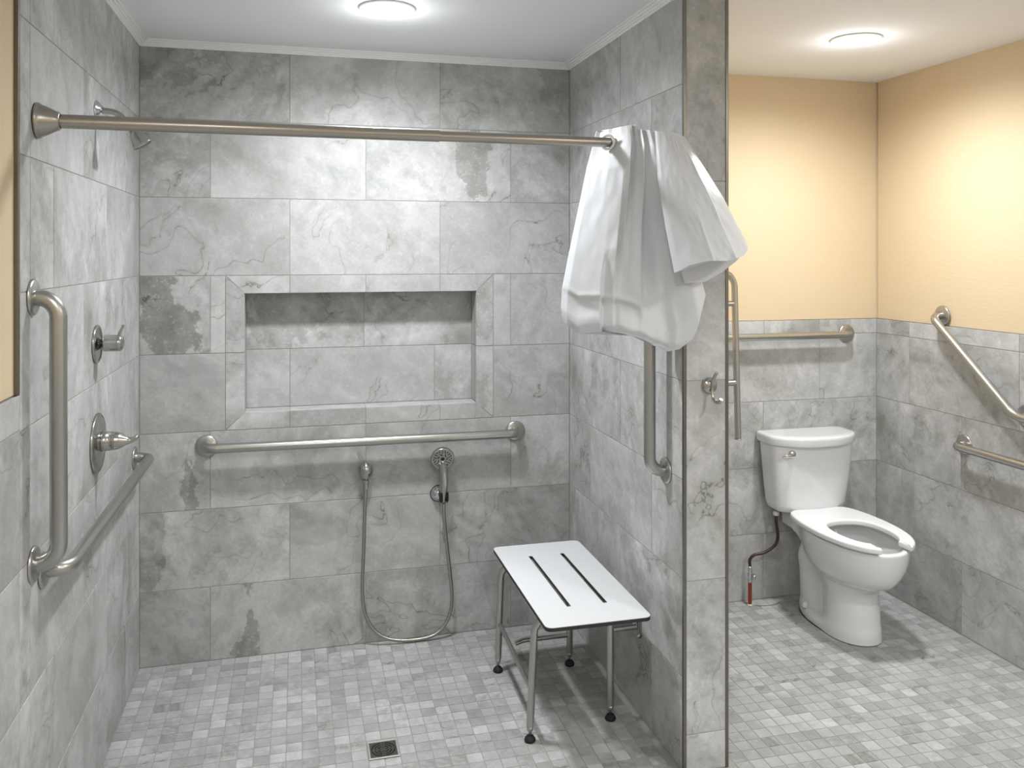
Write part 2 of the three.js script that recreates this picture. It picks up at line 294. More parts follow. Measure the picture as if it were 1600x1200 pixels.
{ // back wall of the shower, with the recessed niche
  const w = structure('wall_back');
  const nx0 = 0.39, nx1 = 1.334, ny0 = 0.974, ny1 = 1.45, nd = 0.1;
  const sh = new THREE.Shape([V2(-0.15, -0.1), V2(W1 - 0.02, -0.1), V2(W1 - 0.02, CEIL + 0.02), V2(-0.15, CEIL + 0.02)]);
  sh.holes.push(new THREE.Path([V2(nx0 - 0.0015, ny0 - 0.0015), V2(nx0 - 0.0015, ny1 + 0.0015), V2(nx1 + 0.0015, ny1 + 0.0015), V2(nx1 + 0.0015, ny0 - 0.0015)]));
  const core = new THREE.ExtrudeGeometry(sh, { depth: 0.16, bevelEnabled: false }); core.translate(0, 0, -0.1615);
  part(w, 'grout_bed', mergeGeometries([core.index ? core.toNonIndexed() : core, box(nx1 - nx0 + 0.1, ny1 - ny0 + 0.1, 0.05, (nx0 + nx1) / 2, (ny0 + ny1) / 2, -nd - 0.0265).toNonIndexed()]), M.grout);
  const fx0 = 0.317, fx1 = 1.409;
  const js = [[0.564, 1.178], [0.26, 0.868, 1.486], [0.564, 1.178], null, null, [0.26, 0.868, 1.486], [0.564, 1.178], [0.26, 0.868, 1.486]];
  const put = (k, u0, v0, u1, v1, cu, cv) => placeTile(w, tileGeo(rect(u0, v0, u1, v1), cellUV(k, cu ?? u0, cv ?? v1)), matBack, [0, 0, 0], 0);
  let k = 0;
  bands.forEach(([y0, y1], r) => {
    if (r === 3) { put(10, 0, y0, 0.26, y1); put(11, 0.26, y0, fx0, y1); put(12, fx1, y0, 1.486, y1); put(13, 1.486, y0, W, y1, W - 0.61); k = 14; return; }
    if (r === 4) { put(14, 0, y0, fx0, y1); put(15, fx1, y0, W, y1, 1.2); k = 16; return; }
    const xs = [0, ...js[r], W];
    for (let i = 0; i < xs.length - 1; i++) { const last = i === xs.length - 2, first = i === 0 && xs[1] < 0.5; put(k, xs[i], y0, xs[i + 1], y1, xs[i], r === 0 ? ROWS.Z + 0.305 : y1); k++; }
  });
  // niche back
  const pn = (kk, u0, v0, u1, v1, cu, cv) => placeTile(w, tileGeo(rect(u0, v0, u1, v1), cellUV(kk, cu, cv)), matBack, [0, 0, -nd], 0);
  pn(27, nx0, ROWS.C, 0.868, ny1, 0.3, ny1); pn(28, 0.868, ROWS.C, nx1, ny1, 0.868, ny1);
  pn(29, nx0, ny0, 0.564, ROWS.C, 0.2, ROWS.C); pn(30, 0.564, ny0, 1.17, ROWS.C, 0.564, ROWS.C); pn(31, 1.17, ny0, nx1, ROWS.C, 1.0, ROWS.C);
  // picture-frame border, mitred
  const mit = (kk, poly, cu, cv) => placeTile(w, tileGeo(poly, cellUV(kk, cu, cv), 0.002, 0.0008), matBack, [0, 0, 0.0006], 0);
  const g = G / 2, T = ROWS.B, Bt = ROWS.D;
  const tx = [fx0, 0.564, 0.868, 1.178, fx1];
  for (let i = 0; i < 4; i++) {
    const a = tx[i] + g, b = tx[i + 1] - g, ai = i === 0 ? nx0 + g : a, bi = i === 3 ? nx1 - g : b, ao = i === 0 ? fx0 + 2 * g : a, bo = i === 3 ? fx1 - 2 * g : b;
    mit([11, 12, 30, 17][i], [[ai, ny1], [bi, ny1], [bo, T - g], [ao, T - g]], tx[i] - 0.1, T);
    mit([28, 18, 30, 21][i], [[ao, Bt + g], [bo, Bt + g], [bi, ny0], [ai, ny0]], tx[i] - 0.1, Bt + 0.25);
  }
  for (const [o, n2, kk] of [[fx0, nx0, 20], [fx1, nx1, 27]]) {
    const s = Math.sign(n2 - o);
    mit(kk, [[o + s * g, ROWS.C + g], [n2, ROWS.C + g], [n2, ny1 + g], [o + s * g, T - 3 * g]], Math.min(o, n2) - 0.2, T);
    mit(kk + (kk === 20 ? 8 : 4), [[o + s * g, Bt + 3 * g], [n2, ny0 - g], [n2, ROWS.C - g], [o + s * g, ROWS.C - g]], Math.min(o, n2) - 0.2, ROWS.C);
  }
  // returns of the niche: sill and head in pieces, two jambs
  const ret = (kk, poly, rot, pos) => { const m = part(w, 'tile', tileGeo(poly, cellUV(kk, poly[0][0], 0.12), 0.0014, 0.0007), matBack); m.rotation.set(...rot); m.position.set(...pos); };
  const rx = [nx0, 0.564, 0.868, 1.178, nx1];
  for (let i = 0; i < 4; i++) {
    ret([12, 30, 30, 12][i], rect(rx[i], -nd, rx[i + 1], 0.0008).map(p => [p[0], -p[1]]), [-Math.PI / 2, 0, 0], [0, ny0, 0]);
    ret([12, 30, 30, 12][i], rect(rx[i], -nd, rx[i + 1], 0.0008), [Math.PI / 2, 0, 0], [0, ny1, 0]);
  }
  for (const [y0, y1] of [[ny0, ROWS.C], [ROWS.C, ny1]]) {
    ret(30, rect(-0.0008, y0 + 0.001, nd, y1 - 0.001), [0, Math.PI / 2, 0], [nx0, 0, 0]);
    ret(27, rect(-nd, y0 + 0.001, 0.0008, y1 - 0.001), [0, -Math.PI / 2, 0], [nx1, 0, 0]);
  }
}
{ // back wall behind the toilet: painted above the wainscot
  const w = structure('wall_back_toilet');
  part(w, 'plaster', box(W2 - W1 + 0.17, CEIL - WAINS + 0.02, 0.16, (W1 + W2 + 0.13) / 2, (CEIL + WAINS + 0.02) / 2, -0.088), M.paint);
  part(w, 'grout_bed', box(W2 - W1 + 0.17, WAINS + 0.1, 0.16, (W1 + W2 + 0.13) / 2, WAINS / 2 - 0.053, -0.0815), M.grout);
  const o = 0.0125, rows = [[1.2263, WAINS, [2.095, 2.705, 3.0]], [0.9188, 1.2263, [2.39, 3.0]], [0.6113, 0.9188, [2.09, 2.70]], [0.3038, 0.6113, [2.39, 3.0]], [0, 0.3038, [2.09, 2.70]]];
  tileRows(w, rows, W1, W2, [0, 0, 0], 0);
}
const wRows = (a, b) => [[ROWS.C + 0.004, WAINS, a], [ROWS.D, ROWS.C + 0.004, a], [ROWS.E, ROWS.D, b], [ROWS.F, ROWS.E, a], [0, ROWS.F, b]];
{ // left wall: full-height tile in the shower, wainscot and paint outside it
  const w = structure('wall_left'), ry = Math.PI / 2, A = [-0.266, -0.878, -1.38], Bj = [-0.575, -1.1875, -1.38];
  part(w, 'grout_bed', mergeGeometries([box(0.16, CEIL + 0.12, ZL + 0.15, -0.0815, CEIL / 2 - 0.04, ZL / 2 - 0.077), box(0.16, WAINS + 0.1, ZF - ZL + 0.1, -0.0815, WAINS / 2 - 0.053, (ZF + ZL) / 2 + 0.05)]), M.grout);
  part(w, 'plaster', box(0.15, CEIL - WAINS + 0.02, ZF - ZL + 0.1, -0.085, (CEIL + WAINS) / 2 + 0.01, (ZF + ZL) / 2 + 0.05), M.paint);
  tileRows(w, bands.map(([y0, y1], i) => [y0, y1, i % 2 ? A : Bj]), -ZL, 0, [0, 0, 0], ry);
  tileRows(w, wRows([-2.067, -2.677, -3.287, -3.897, -4.507], [-1.76, -2.37, -2.98, -3.59, -4.2]), -ZF, -ZL, [0, 0, 0], ry);
}
{ // right wall of the toilet side
  const w = structure('wall_right'), ry = -Math.PI / 2;
  part(w, 'plaster', box(0.16, CEIL - WAINS + 0.02, ZF + 0.1, W2 + 0.088, (CEIL + WAINS) / 2 + 0.01, ZF / 2 + 0.05), M.paint);
  part(w, 'grout_bed', box(0.16, WAINS + 0.1, ZF + 0.1, W2 + 0.0815, WAINS / 2 - 0.053, ZF / 2 + 0.05), M.grout);
  const a = [0.225, 0.835, 1.445, 2.055, 2.665, 3.275, 3.885], b = [0.54, 1.15, 1.76, 2.37, 2.98, 3.59, 4.2];
  tileRows(w, [[1.2263, WAINS, a], [0.9188, 1.2263, a], [0.6113, 0.9188, b], [0.3038, 0.6113, a.map(x => x + 0.03)], [0, 0.3038, b]], 0, ZF, [W2, 0, 0], ry);
}
{ // wall behind the camera
  const w = structure('wall_front');
  part(w, 'plaster', box(W2 + 0.3, CEIL - WAINS + 0.02, 0.16, W2 / 2, (CEIL + WAINS) / 2 + 0.01, ZF + 0.088), M.paint);
  part(w, 'grout_bed', box(W2 + 0.3, WAINS + 0.1, 0.16, W2 / 2, WAINS / 2 - 0.053, ZF + 0.0815), M.grout);
  tileRows(w, [[ROWS.C, WAINS, [-0.6, -1.2, -1.8, -2.4, -3]], [ROWS.D, ROWS.C, [-0.6, -1.2, -1.8, -2.4, -3]], [ROWS.E, ROWS.D, [-0.3, -0.9, -1.5, -2.1, -2.7]], [ROWS.F, ROWS.E, [-0.6, -1.2, -1.8, -2.4, -3]], [0, ROWS.F, [-0.3, -0.9, -1.5, -2.1, -2.7]]], -W2, 0, [0, 0, ZF], Math.PI);
}
{ // partition between shower and toilet
  const w = structure('wall_partition');
  part(w, 'grout_bed', box(W1 - W - 0.003, CEIL + 0.1, ZP - 0.0015, (W + W1) / 2, CEIL / 2 - 0.04, (ZP - 0.0015) / 2), M.grout);
  tileRows(w, bands.map(([y0, y1], i) => [y0, y1, i % 2 ? [0.27, 0.884] : [0.6]]), 0, ZP - 0.007, [W, 0, 0], -Math.PI / 2);
  // end face: tall pieces
  [[0, 0.117], [0.117, ROWS.E - 0.006], [ROWS.E - 0.006, ROWS.C], [ROWS.C, ROWS.A + 0.006], [ROWS.A + 0.006, CEIL]].forEach(([y0, y1], i) => {
    const k = [5, 13, 22, 9, 0][i], g = tileGeo(rect(W + 0.006, y0, W1 - 0.006, y1), (u, v) => { const a = 0.01 + (v - y0) / 0.625 * 0.98, b = 0.2 + (u - W) / 0.305; return [((k % 4) + a) * CW / AT, (Math.floor(k / 4) + b) * CH / AT]; });
    placeTile(w, g, matRoom, [0, 0, ZP], 0);
  });
  // toilet side: wainscot, paint above
  part(w, 'plaster', box(0.004, CEIL - WAINS, ZP - 0.008, W1 - 0.003, (CEIL + WAINS) / 2, (ZP - 0.008) / 2), M.paint);
  tileRows(w, wRows([-0.27, -0.884], [-0.6]), -(ZP - 0.007), 0, [W1, 0, 0], Math.PI / 2);
}
function strip(name, x, z, y0, y1, w, d) {
  const t = structure(name), s = new THREE.Shape(), r = 0.002; s.moveTo(-w / 2 + r, -d / 2); s.lineTo(w / 2 - r, -d / 2); s.quadraticCurveTo(w / 2, -d / 2, w / 2, -d / 2 + r); s.lineTo(w / 2, d / 2 - r); s.quadraticCurveTo(w / 2, d / 2, w / 2 - r, d / 2); s.lineTo(-w / 2 + r, d / 2); s.quadraticCurveTo(-w / 2, d / 2, -w / 2, d / 2 - r); s.lineTo(-w / 2, -d / 2 + r); s.quadraticCurveTo(-w / 2, -d / 2, -w / 2 + r, -d / 2);
  const g = slab(s, y0, y1, 0); g.translate(x, 0, z); part(t, 'edge_profile', g, M.edge);
}
strip('trim_1', W + 0.003, ZP - 0.003, 0, CEIL, 0.011, 0.011);
strip('trim_2', W1 - 0.003, ZP - 0.003, 0, CEIL, 0.011, 0.011);
strip('trim_3', -0.005, ZL + 0.004, WAINS, CEIL, 0.010, 0.009);
// crown moulding in the shower: ridged profile (distance from wall, drop from ceiling)
{
  const prof = [[0, 0.026], [0.0045, 0.026], [0.006, 0.0195], [0.0105, 0.019], [0.012, 0.0125], [0.0185, 0.012], [0.020, 0.0065], [0.028, 0.006], [0.0295, 0.002], [0.036, 0.002], [0.036, 0], [0, 0]];
  const run = (name, len, pos, ry, m0, m1) => {
    const t = structure(name), rings = [];
    for (const [u, s] of [[0, m0], [len, m1]]) rings.push(prof.map(p => V(u + s * p[0], CEIL - 0.0004 - p[1], 0.0004 + p[0])));
    const g = loft(rings).toNonIndexed(); g.computeVertexNormals(); g.rotateY(ry); g.translate(...pos); part(t, 'crown_moulding', g, M.trim);
  };
  run('trim_4', W, [0, 0, 0], 0, 1, -1);
  run('trim_5', ZL, [0, 0, ZL], Math.PI / 2, 0, -1);
  run('trim_6', ZP, [W, 0, 0], -Math.PI / 2, 1, 0);
}

// ------------------------------------------------------------------ ceiling lamps
LAMPS.forEach(([x, z, label, k]) => {
  const t = thing('ceiling_lamp', label, 'lamp', [x, CEIL, z]);
  part(t, 'trim_ring', lathe([[0.070, -0.0005], [0.094, -0.0005], [0.096, -0.003], [0.094, -0.006], [0.084, -0.0085], [0.078, -0.008], [0.076, -0.003], [0.070, -0.002]], Y, null, 48), M.trim);
  const em = new THREE.MeshStandardMaterial({ color: 0xffffff, emissive: 0xffffff, emissiveIntensity: 12.0, roughness: 0.6 });
  part(t, 'diffuser', lathe([[0.0001, -0.0105], [0.03, -0.0103], [0.055, -0.009], [0.070, -0.006], [0.0765, -0.003], [0.0765, -0.001], [0.0001, -0.001]], Y, null, 48), em);
  const s = new THREE.SpotLight(LAMP_COLOR, 15 * k * LAMP_POWER, 0, 1.5, 1, 2); s.position.set(0, -0.02, 0); s.target.position.set(0, -2, 0); s.target.name = 'lamp_aim'; t.add(s.target); s.shadow.radius = 4; s.castShadow = true; s.shadow.mapSize.set(2048, 2048); s.shadow.bias = -0.0005;
  t.add(s); s.name = 'lamp_light';
  const side = new THREE.PointLight(LAMP_COLOR, 0.22 * k * LAMP_POWER, 0, 2); side.position.set(0, -0.06, 0); side.shadow.radius = 4; side.castShadow = true; side.name = 'lamp_glow'; t.add(side);
});

// ------------------------------------------------------------------ grab bars
function flange(parent, pos, n, r = 0.043) {
  return part(parent, 'flange', lathe([[0, 0.0115], [0.019, 0.0115], [0.024, 0.011], [r - 0.006, 0.0085], [r - 0.002, 0.006], [r, 0.003], [r, 0.0003], [0, 0.0003]].reverse(), n, pos, 40), M.steel);
}
function grabBar(label, pts, rad, r, flanges, group) {
  const t = thing('grab_bar', label, 'grab bar', [0, 0, 0], group), c = pts[0];
  const off = V(...c); t.position.copy(off);
  part(t, 'bar', sweep(fillet(pts.map(p => V(...p).sub(off)), rad, 14), r, 28), M.steel);
  flanges.forEach(([p, n]) => flange(t, V(...p).sub(off), V(...n)));
  return t;
}
grabBar('long horizontal steel grab bar on the back shower wall under the niche', [[0.247, 0.849, 0.001], [0.247, 0.849, 0.058], [1.506, 0.844, 0.058], [1.506, 0.844, 0.001]], 0.04, 0.0185, [[[0.247, 0.849, 0], [0, 0, 1]], [[1.506, 0.844, 0], [0, 0, 1]]]);
grabBar('thick vertical steel grab bar on the left wall nearest the camera', [[0.001, 1.507, 1.367], [0.055, 1.507, 1.367], [0.055, 0.888, 1.362], [0.001, 0.888, 1.362]], 0.046, 0.019, [[[0, 1.507, 1.367], [1, 0, 0]], [[0, 0.888, 1.362], [1, 0, 0]]]);
grabBar('steel grab bar running along the left shower wall below the lever valve', [[0.001, 0.846, 1.282], [0.057, 0.846, 1.282], [0.057, 0.841, 0.105], [0.001, 0.841, 0.105]], 0.04, 0.018, [[[0, 0.846, 1.282], [1, 0, 0]], [[0, 0.841, 0.105], [1, 0, 0]]]);
grabBar('vertical steel grab bar on the partition wall hanging below the white curtain', [[W - 0.001, 1.515, 1.0], [W - 0.057, 1.515, 1.0], [W - 0.057, 0.906, 1.0], [W - 0.001, 0.906, 1.0]], 0.046, 0.019, [[[W, 1.515, 1.0], [-1, 0, 0]], [[W, 0.906, 1.0], [-1, 0, 0]]]);
grabBar('horizontal steel grab bar on the wall above the toilet tank', [[2.23, 1.226, 0.001], [2.23, 1.226, 0.055], [3.144, 1.226, 0.055], [3.144, 1.226, 0.001]], 0.036, 0.017, [[[2.23, 1.226, 0], [0, 0, 1]], [[3.144, 1.226, 0], [0, 0, 1]]]);
grabBar('angled steel grab bar sloping down the right wall from the paint to the tile', [[W2 - 0.001, 1.34, 0.433], [W2 - 0.057, 1.335, 0.436], [W2 - 0.057, 0.985, 0.868], [W2 - 0.057, 0.985, 1.45], [W2 - 0.001, 0.985, 1.45]], [0.036, 0.11, 0.036], 0.017, [[[W2, 1.34, 0.433], [-1, 0, 0]], [[W2, 0.985, 1.45], [-1, 0, 0]]]);
{ const g = scene.children[scene.children.length - 1], o = g.position; flange(g, V(W2 - o.x, 0.985 - o.y, 0.872 - o.z), V(-1, 0, 0)); part(g, 'post', sweep([V(W2 - o.x, 0.985 - o.y, 0.872 - o.z), V(W2 - 0.05 - o.x, 0.985 - o.y, 0.872 - o.z)], 0.012, 16), M.steel); }
grabBar('low horizontal steel grab bar on the tiled right wall beside the toilet', [[W2 - 0.001, 0.806, 0.558], [W2 - 0.057, 0.806, 0.558], [W2 - 0.057, 0.806, 1.62], [W2 - 0.001, 0.806, 1.62]], 0.036, 0.017, [[[W2, 0.806, 0.558], [-1, 0, 0]], [[W2, 0.806, 1.62], [-1, 0, 0]]]);
{ // slim upright rail on the toilet side of the partition, open at its lower end
  const t = thing('towel_rail', 'slim upright steel rail with a bent top beside the toilet edge of the partition', 'rail', [W1, 1.25, 1.03]);
  part(t, 'rail', sweep(fillet([V(0.001, 0.30, 0.0), V(0.078, 0.30, 0), V(0.085, -0.243, 0.012)], 0.052, 16), 0.0105, 20), M.steel);
  part(t, 'end_cap', lathe([[0, 0], [0.012, 0], [0.0125, 0.001], [0.0125, 0.003], [0.0115, 0.004], [0, 0.004]], Y, V(0.085, -0.2475, 0.012), 20), M.steel);
  part(t, 'post', sweep([V(0.001, 0.195, 0.002), V(0.078, 0.195, 0.002)], 0.0085, 14), M.steel);
  part(t, 'post', sweep([V(0.001, -0.062, 0.006), V(0.08, -0.062, 0.006)], 0.011, 14), M.steel);
  part(t, 'wall_flange', lathe([[0, 0.006], [0.018, 0.006], [0.02, 0.003], [0.02, 0.0003], [0, 0.0003]].reverse(), V(1, 0, 0), V(0, 0.30, 0), 24), M.steel);
}

// ------------------------------------------------------------------ shower rod
{
  const A = V(0.0005, 1.921, 1.333), B = V(W - 0.0005, 1.962, 0.996), d = B.clone().sub(A), J = A.clone().addScaledVector(d, 0.562), o = A.clone();
  const t = thing('shower_rod', 'steel telescopic shower curtain rod spanning the shower opening', 'curtain rod', [A.x, A.y, A.z]);
  part(t, 'rod', sweep([A.clone().sub(o), J.clone().sub(o)], 0.0170, 28), M.rod);
  part(t, 'inner_rod', sweep([J.clone().sub(o), B.clone().sub(o)], 0.0152, 28), M.rod);
  const bell = [[0, 0.0003], [0.041, 0.0003], [0.0425, 0.003], [0.0415, 0.008], [0.038, 0.010], [0.0375, 0.013], [0.034, 0.022], [0.027, 0.036], [0.022, 0.046], [0.021, 0.05], [0.0172, 0.051]];
  part(t, 'end_flange', lathe(bell, V(1, 0, 0), V(0, 0, 0), 40), M.rod);
  part(t, 'end_flange', lathe(bell.map(p => [p[0] * 0.9, p[1] * 0.8]), V(-1, 0, 0), B.clone().sub(o), 40), M.rod);
}
// ------------------------------------------------------------------ shower valves and fixed head on the left wall
{
  const t = thing('shower_valve', 'small round diverter valve with a finger lever on the left shower wall', 'valve', [0, 1.333, 0.727]);
  part(t, 'escutcheon', lathe([[0, 0.0003], [0.058, 0.0003], [0.059, 0.003], [0.057, 0.007], [0.051, 0.009], [0.049, 0.0065], [0.030, 0.0085], [0.018, 0.012], [0.016, 0.016], [0, 0.016]], V(1, 0, 0), V(0, 0, 0), 44), M.nickel);
  part(t, 'knob', lathe([[0, 0.016], [0.013, 0.016], [0.013, 0.022], [0.024, 0.023], [0.0255, 0.025], [0.0255, 0.062], [0.024, 0.070], [0.019, 0.076], [0.010, 0.0785], [0, 0.079]], V(1, 0, 0), V(0, 0.002, 0), 36), M.nickel);
  part(t, 'lever', sweep(curve([[0.064, 0.024, 0], [0.068, 0.036, 0], [0.074, 0.048, 0], [0.077, 0.057, 0]], 12), t2 => 0.0046 - 0.0008 * t2, 14), M.nickel);
}
{
  const t = thing('shower_valve', 'large round shower valve plate with a tapering lever on the left wall', 'valve', [0, 1.030, 0.718]);
  part(t, 'escutcheon', lathe([[0, 0.0003], [0.091, 0.0003], [0.092, 0.003], [0.090, 0.007], [0.084, 0.010], [0.082, 0.008], [0.078, 0.0105], [0.055, 0.014], [0.034, 0.0155], [0, 0.0155]], V(1, 0, 0), V(0, 0, 0), 56), M.nickel);
  part(t, 'sleeve', lathe([[0, 0.012], [0.0305, 0.012], [0.0298, 0.02], [0.0278, 0.045], [0, 0.045]], V(1, 0, 0), V(0, 0.004, 0), 36), M.nickel);
  part(t, 'lever', sweep(curve([[0.0458, 0.004, 0], [0.055, 0.004, 0], [0.068, 0.0035, 0], [0.08, 0.003, 0], [0.092, 0.003, 0], [0.103, 0.006, 0], [0.112, 0.012, 0], [0.117, 0.018, 0]], 40), q => { const a = [0.0276, 0.0272, 0.0245, 0.0185, 0.0125, 0.009, 0.0078, 0.0072, 0.004]; const x = q * 8, i = Math.min(7, Math.floor(x)); return lerp(a[i], a[i + 1], x - i); }, 28), M.nickel);
}
{
  const t = thing('wall_shower', 'fixed bell-shaped shower head on a bent arm high on the left wall', 'shower head', [0, 2.045, 0.727]);
  part(t, 'escutcheon', lathe([[0, 0.0003], [0.030, 0.0003], [0.0305, 0.002], [0.027, 0.006], [0.018, 0.012], [0.012, 0.019], [0, 0.0195]], V(1, 0, 0), V(0, 0, 0), 32), M.chrome);
  part(t, 'arm', sweep(fillet([V(0.004, 0, 0), V(0.062, -0.004, 0), V(0.100, -0.052, 0)], 0.05, 12), 0.0095, 18), M.nickel);
  const d = V(0.031, -0.050, 0).normalize();
  part(t, 'ball_joint', lathe([[0, -0.012], [0.008, -0.010], [0.0125, -0.003], [0.0125, 0.003], [0.009, 0.010], [0, 0.012]], d, V(0.101, -0.054, 0), 24), M.nickel);
  part(t, 'bell', lathe([[0, 0.006], [0.013, 0.006], [0.0145, 0.010], [0.019, 0.016], [0.025, 0.028], [0.030, 0.044], [0.0325, 0.056], [0.0325, 0.058], [0.030, 0.0585], [0.028, 0.055], [0, 0.054]], d, V(0.101, -0.054, 0), 40), M.nickel);
}
// ------------------------------------------------------------------ hand shower on the back wall
{
  const t = thing('hand_shower_elbow', 'rounded metal hose outlet on the back wall under the grab bar', 'hose outlet', [0.867, 0.713, 0]);
  const e = new THREE.SphereGeometry(1, 32, 24); e.scale(0.029, 0.037, 0.03); e.translate(0, 0.004, 0.024); part(t, 'body', e, M.nickel);
  part(t, 'wall_plate', lathe([[0, 0.004], [0.026, 0.004], [0.028, 0.0025], [0.028, 0.0003], [0, 0.0003]].reverse(), V(0, 0, 1), V(0, 0.004, 0), 32), M.nickel);
  part(t, 'outlet', lathe([[0, 0], [0.0115, 0], [0.012, 0.002], [0.012, 0.014], [0.0105, 0.016], [0, 0.016]], Y, V(0, -0.046, 0.028), 20), M.nickel);
}
{
  const pts = [[0.867, 0.668, 0.028], [0.866, 0.64, 0.029], [0.861, 0.554, 0.034], [0.858, 0.423, 0.038], [0.852, 0.241, 0.036], [0.860, 0.149, 0.036], [0.878, 0.100, 0.037], [0.913, 0.053, 0.039], [0.953, 0.028, 0.041], [1.01, 0.014, 0.042], [1.09, 0.011, 0.042], [1.149, 0.022, 0.041], [1.190, 0.056, 0.040], [1.216, 0.112, 0.039], [1.222, 0.178, 0.038], [1.214, 0.273, 0.040], [1.201, 0.381, 0.044], [1.190, 0.476, 0.052], [1.184, 0.540, 0.058], [1.183, 0.572, 0.061]];
  const t = thing('shower_hose', 'ribbed metal shower hose looping down to the floor on the back wall', 'hose', [0, 0, 0]);
  const dense = curve(pts, 760); part(t, 'hose', sweep(dense, dense.map((p, i) => 0.0072 + (i % 3 === 0 ? -0.0007 : 0.0001)), 12), M.hose);
  part(t, 'hose_nut', sweep([V(0.867, 0.668, 0.028), V(0.866, 0.642, 0.029)], 0.0098, 16), M.nickel);
}
{
  const t = thing('shower_bracket', 'round chrome wall bracket with a black clip holding the hand shower', 'bracket', [1.174, 0.598, 0]);
  part(t, 'wall_plate', lathe([[0, 0.0003], [0.032, 0.0003], [0.033, 0.003], [0.031, 0.005], [0.029, 0.005], [0.027, 0.012], [0.02, 0.022], [0.01, 0.027], [0, 0.028]], V(0, 0, 1), V(-0.004, 0, 0), 36), M.chrome);
  part(t, 'ring', lathe([[0.0328, 0.0003], [0.0348, 0.0003], [0.0352, 0.003], [0.0335, 0.0045], [0.0325, 0.0035]], V(0, 0, 1), V(-0.004, 0, 0), 36), M.black);
  const arc = []; for (let k = 0; k <= 20; k++) { const a = 0.55 + (Math.PI * 2 - 1.1) * k / 20; arc.push(V(0.010 + 0.0175 * Math.sin(a), 0, 0.062 + 0.0175 * Math.cos(a))); }
  const clip = sweep(arc, 0.0195, 10, true, [1, 0.16]); part(t, 'clip', clip, M.black);
  part(t, 'stem', sweep([V(0.002, 0, 0.025), V(0.006, 0, 0.046)], 0.010, 14), M.black);
}
{
  const t = thing('hand_shower', 'metal hand shower with a round patterned spray face in its wall bracket', 'hand shower', [1.183, 0.578, 0.061]);
  part(t, 'handle', sweep(curve([[0, 0, 0], [0.0005, 0.04, 0.001], [0.0005, 0.085, 0.003], [-0.001, 0.13, 0.004], [-0.004, 0.16, 0.002]], 30), q => 0.0115 + 0.0075 * Math.sin(Math.PI * Math.min(1, q * 1.15) * 0.62), 24, true, [1, 0.9]), M.nickel);
  const d = V(-0.05, -0.33, 1).normalize(), c = V(-0.006, 0.186, 0.0);
  const hd = part(t, 'head', lathe([[0, -0.024], [0.018, -0.023], [0.034, -0.016], [0.045, -0.005], [0.0492, 0.006], [0.0492, 0.012], [0.0465, 0.016], [0.043, 0.0165], [0.041, 0.015], [0, 0.0148]], d, c, 48), M.nickel);
  const q = new THREE.Quaternion().setFromUnitVectors(Y, d), noz = [];
  const dot = (r, a, w, l, tw) => { const g = new THREE.CapsuleGeometry(w, l, 3, 8); g.rotateZ(Math.PI / 2); g.rotateY(-a + tw); g.translate(r * Math.cos(a), 0.0155, r * Math.sin(a)); g.applyQuaternion(q); g.translate(c.x, c.y, c.z); noz.push(g); };
  for (let k = 0; k < 20; k++) { dot(0.036, k / 20 * 6.283, 0.0019, 0.004, 0.5); }
  for (let k = 0; k < 14; k++) dot(0.029, (k + 0.5) / 14 * 6.283, 0.0017, 0.003, 0.9);
  for (let k = 0; k < 7; k++) dot(0.019, k / 7 * 6.283, 0.002, 0.009, 0.9);
  for (let k = 0; k < 6; k++) dot(0.0045, k / 6 * 6.283, 0.003, 0.003, 0);
  const nz = part(t, 'nozzles', mergeGeometries(noz), M.black, 'black rubber spray nozzles'); nz.userData.kind = 'stuff';
}
// ------------------------------------------------------------------ floor drain
{
  const t = thing('floor_drain', 'square metal floor drain with a round pierced grate in the mosaic', 'drain', [0.864, 0, 0.775]), h = 0.049;
  part(t, 'well', box(2 * h, 0.004, 2 * h, 0, -0.0005, 0), M.drainDark);
  const s = new THREE.Shape([V2(-h, -h), V2(h, -h), V2(h, h), V2(-h, h)]); s.holes.push(new THREE.Path([V2(-h + 0.006, -h + 0.006), V2(-h + 0.006, h - 0.006), V2(h - 0.006, h - 0.006), V2(h - 0.006, -h + 0.006)]));
  part(t, 'frame', slab(s, 0.0006, 0.0045, 0.0008), new THREE.MeshStandardMaterial({ color: 0xd6d6d3, metalness: 1, roughness: 0.5 }));
  const plate = new THREE.Shape([V2(-0.0425, -0.0425), V2(0.0425, -0.0425), V2(0.0425, 0.0425), V2(-0.0425, 0.0425)]);
  const slot = (r, a0, a1, w) => { const p = new THREE.Path(), n = 12, q = []; for (let k = 0; k <= n; k++) { const a = lerp(a0, a1, k / n); q.push(V2((r + w) * Math.cos(a), (r + w) * Math.sin(a))); } for (let k = n; k >= 0; k--) { const a = lerp(a0, a1, k / n); q.push(V2((r - w) * Math.cos(a), (r - w) * Math.sin(a))); } p.setFromPoints(q); plate.holes.push(p); };
  for (let k = 0; k < 4; k++) { const a = k * Math.PI / 2; for (const r of [0.037, 0.027, 0.017]) slot(r, a + 0.16 + (0.037 - r) * 6, a + Math.PI / 2 - 0.16 - (0.037 - r) * 6, 0.0026); slot(0.0365, a - 0.07, a + 0.07, 0.002); slot(0.024, a - 0.1, a + 0.1, 0.002); slot(0.0105, a - 0.25, a + 0.25, 0.002); }
  part(t, 'grate', slab(plate, 0.0016, 0.0028, 0), new THREE.MeshStandardMaterial({ color: 0x75736e, metalness: 1, roughness: 0.4 }));
}
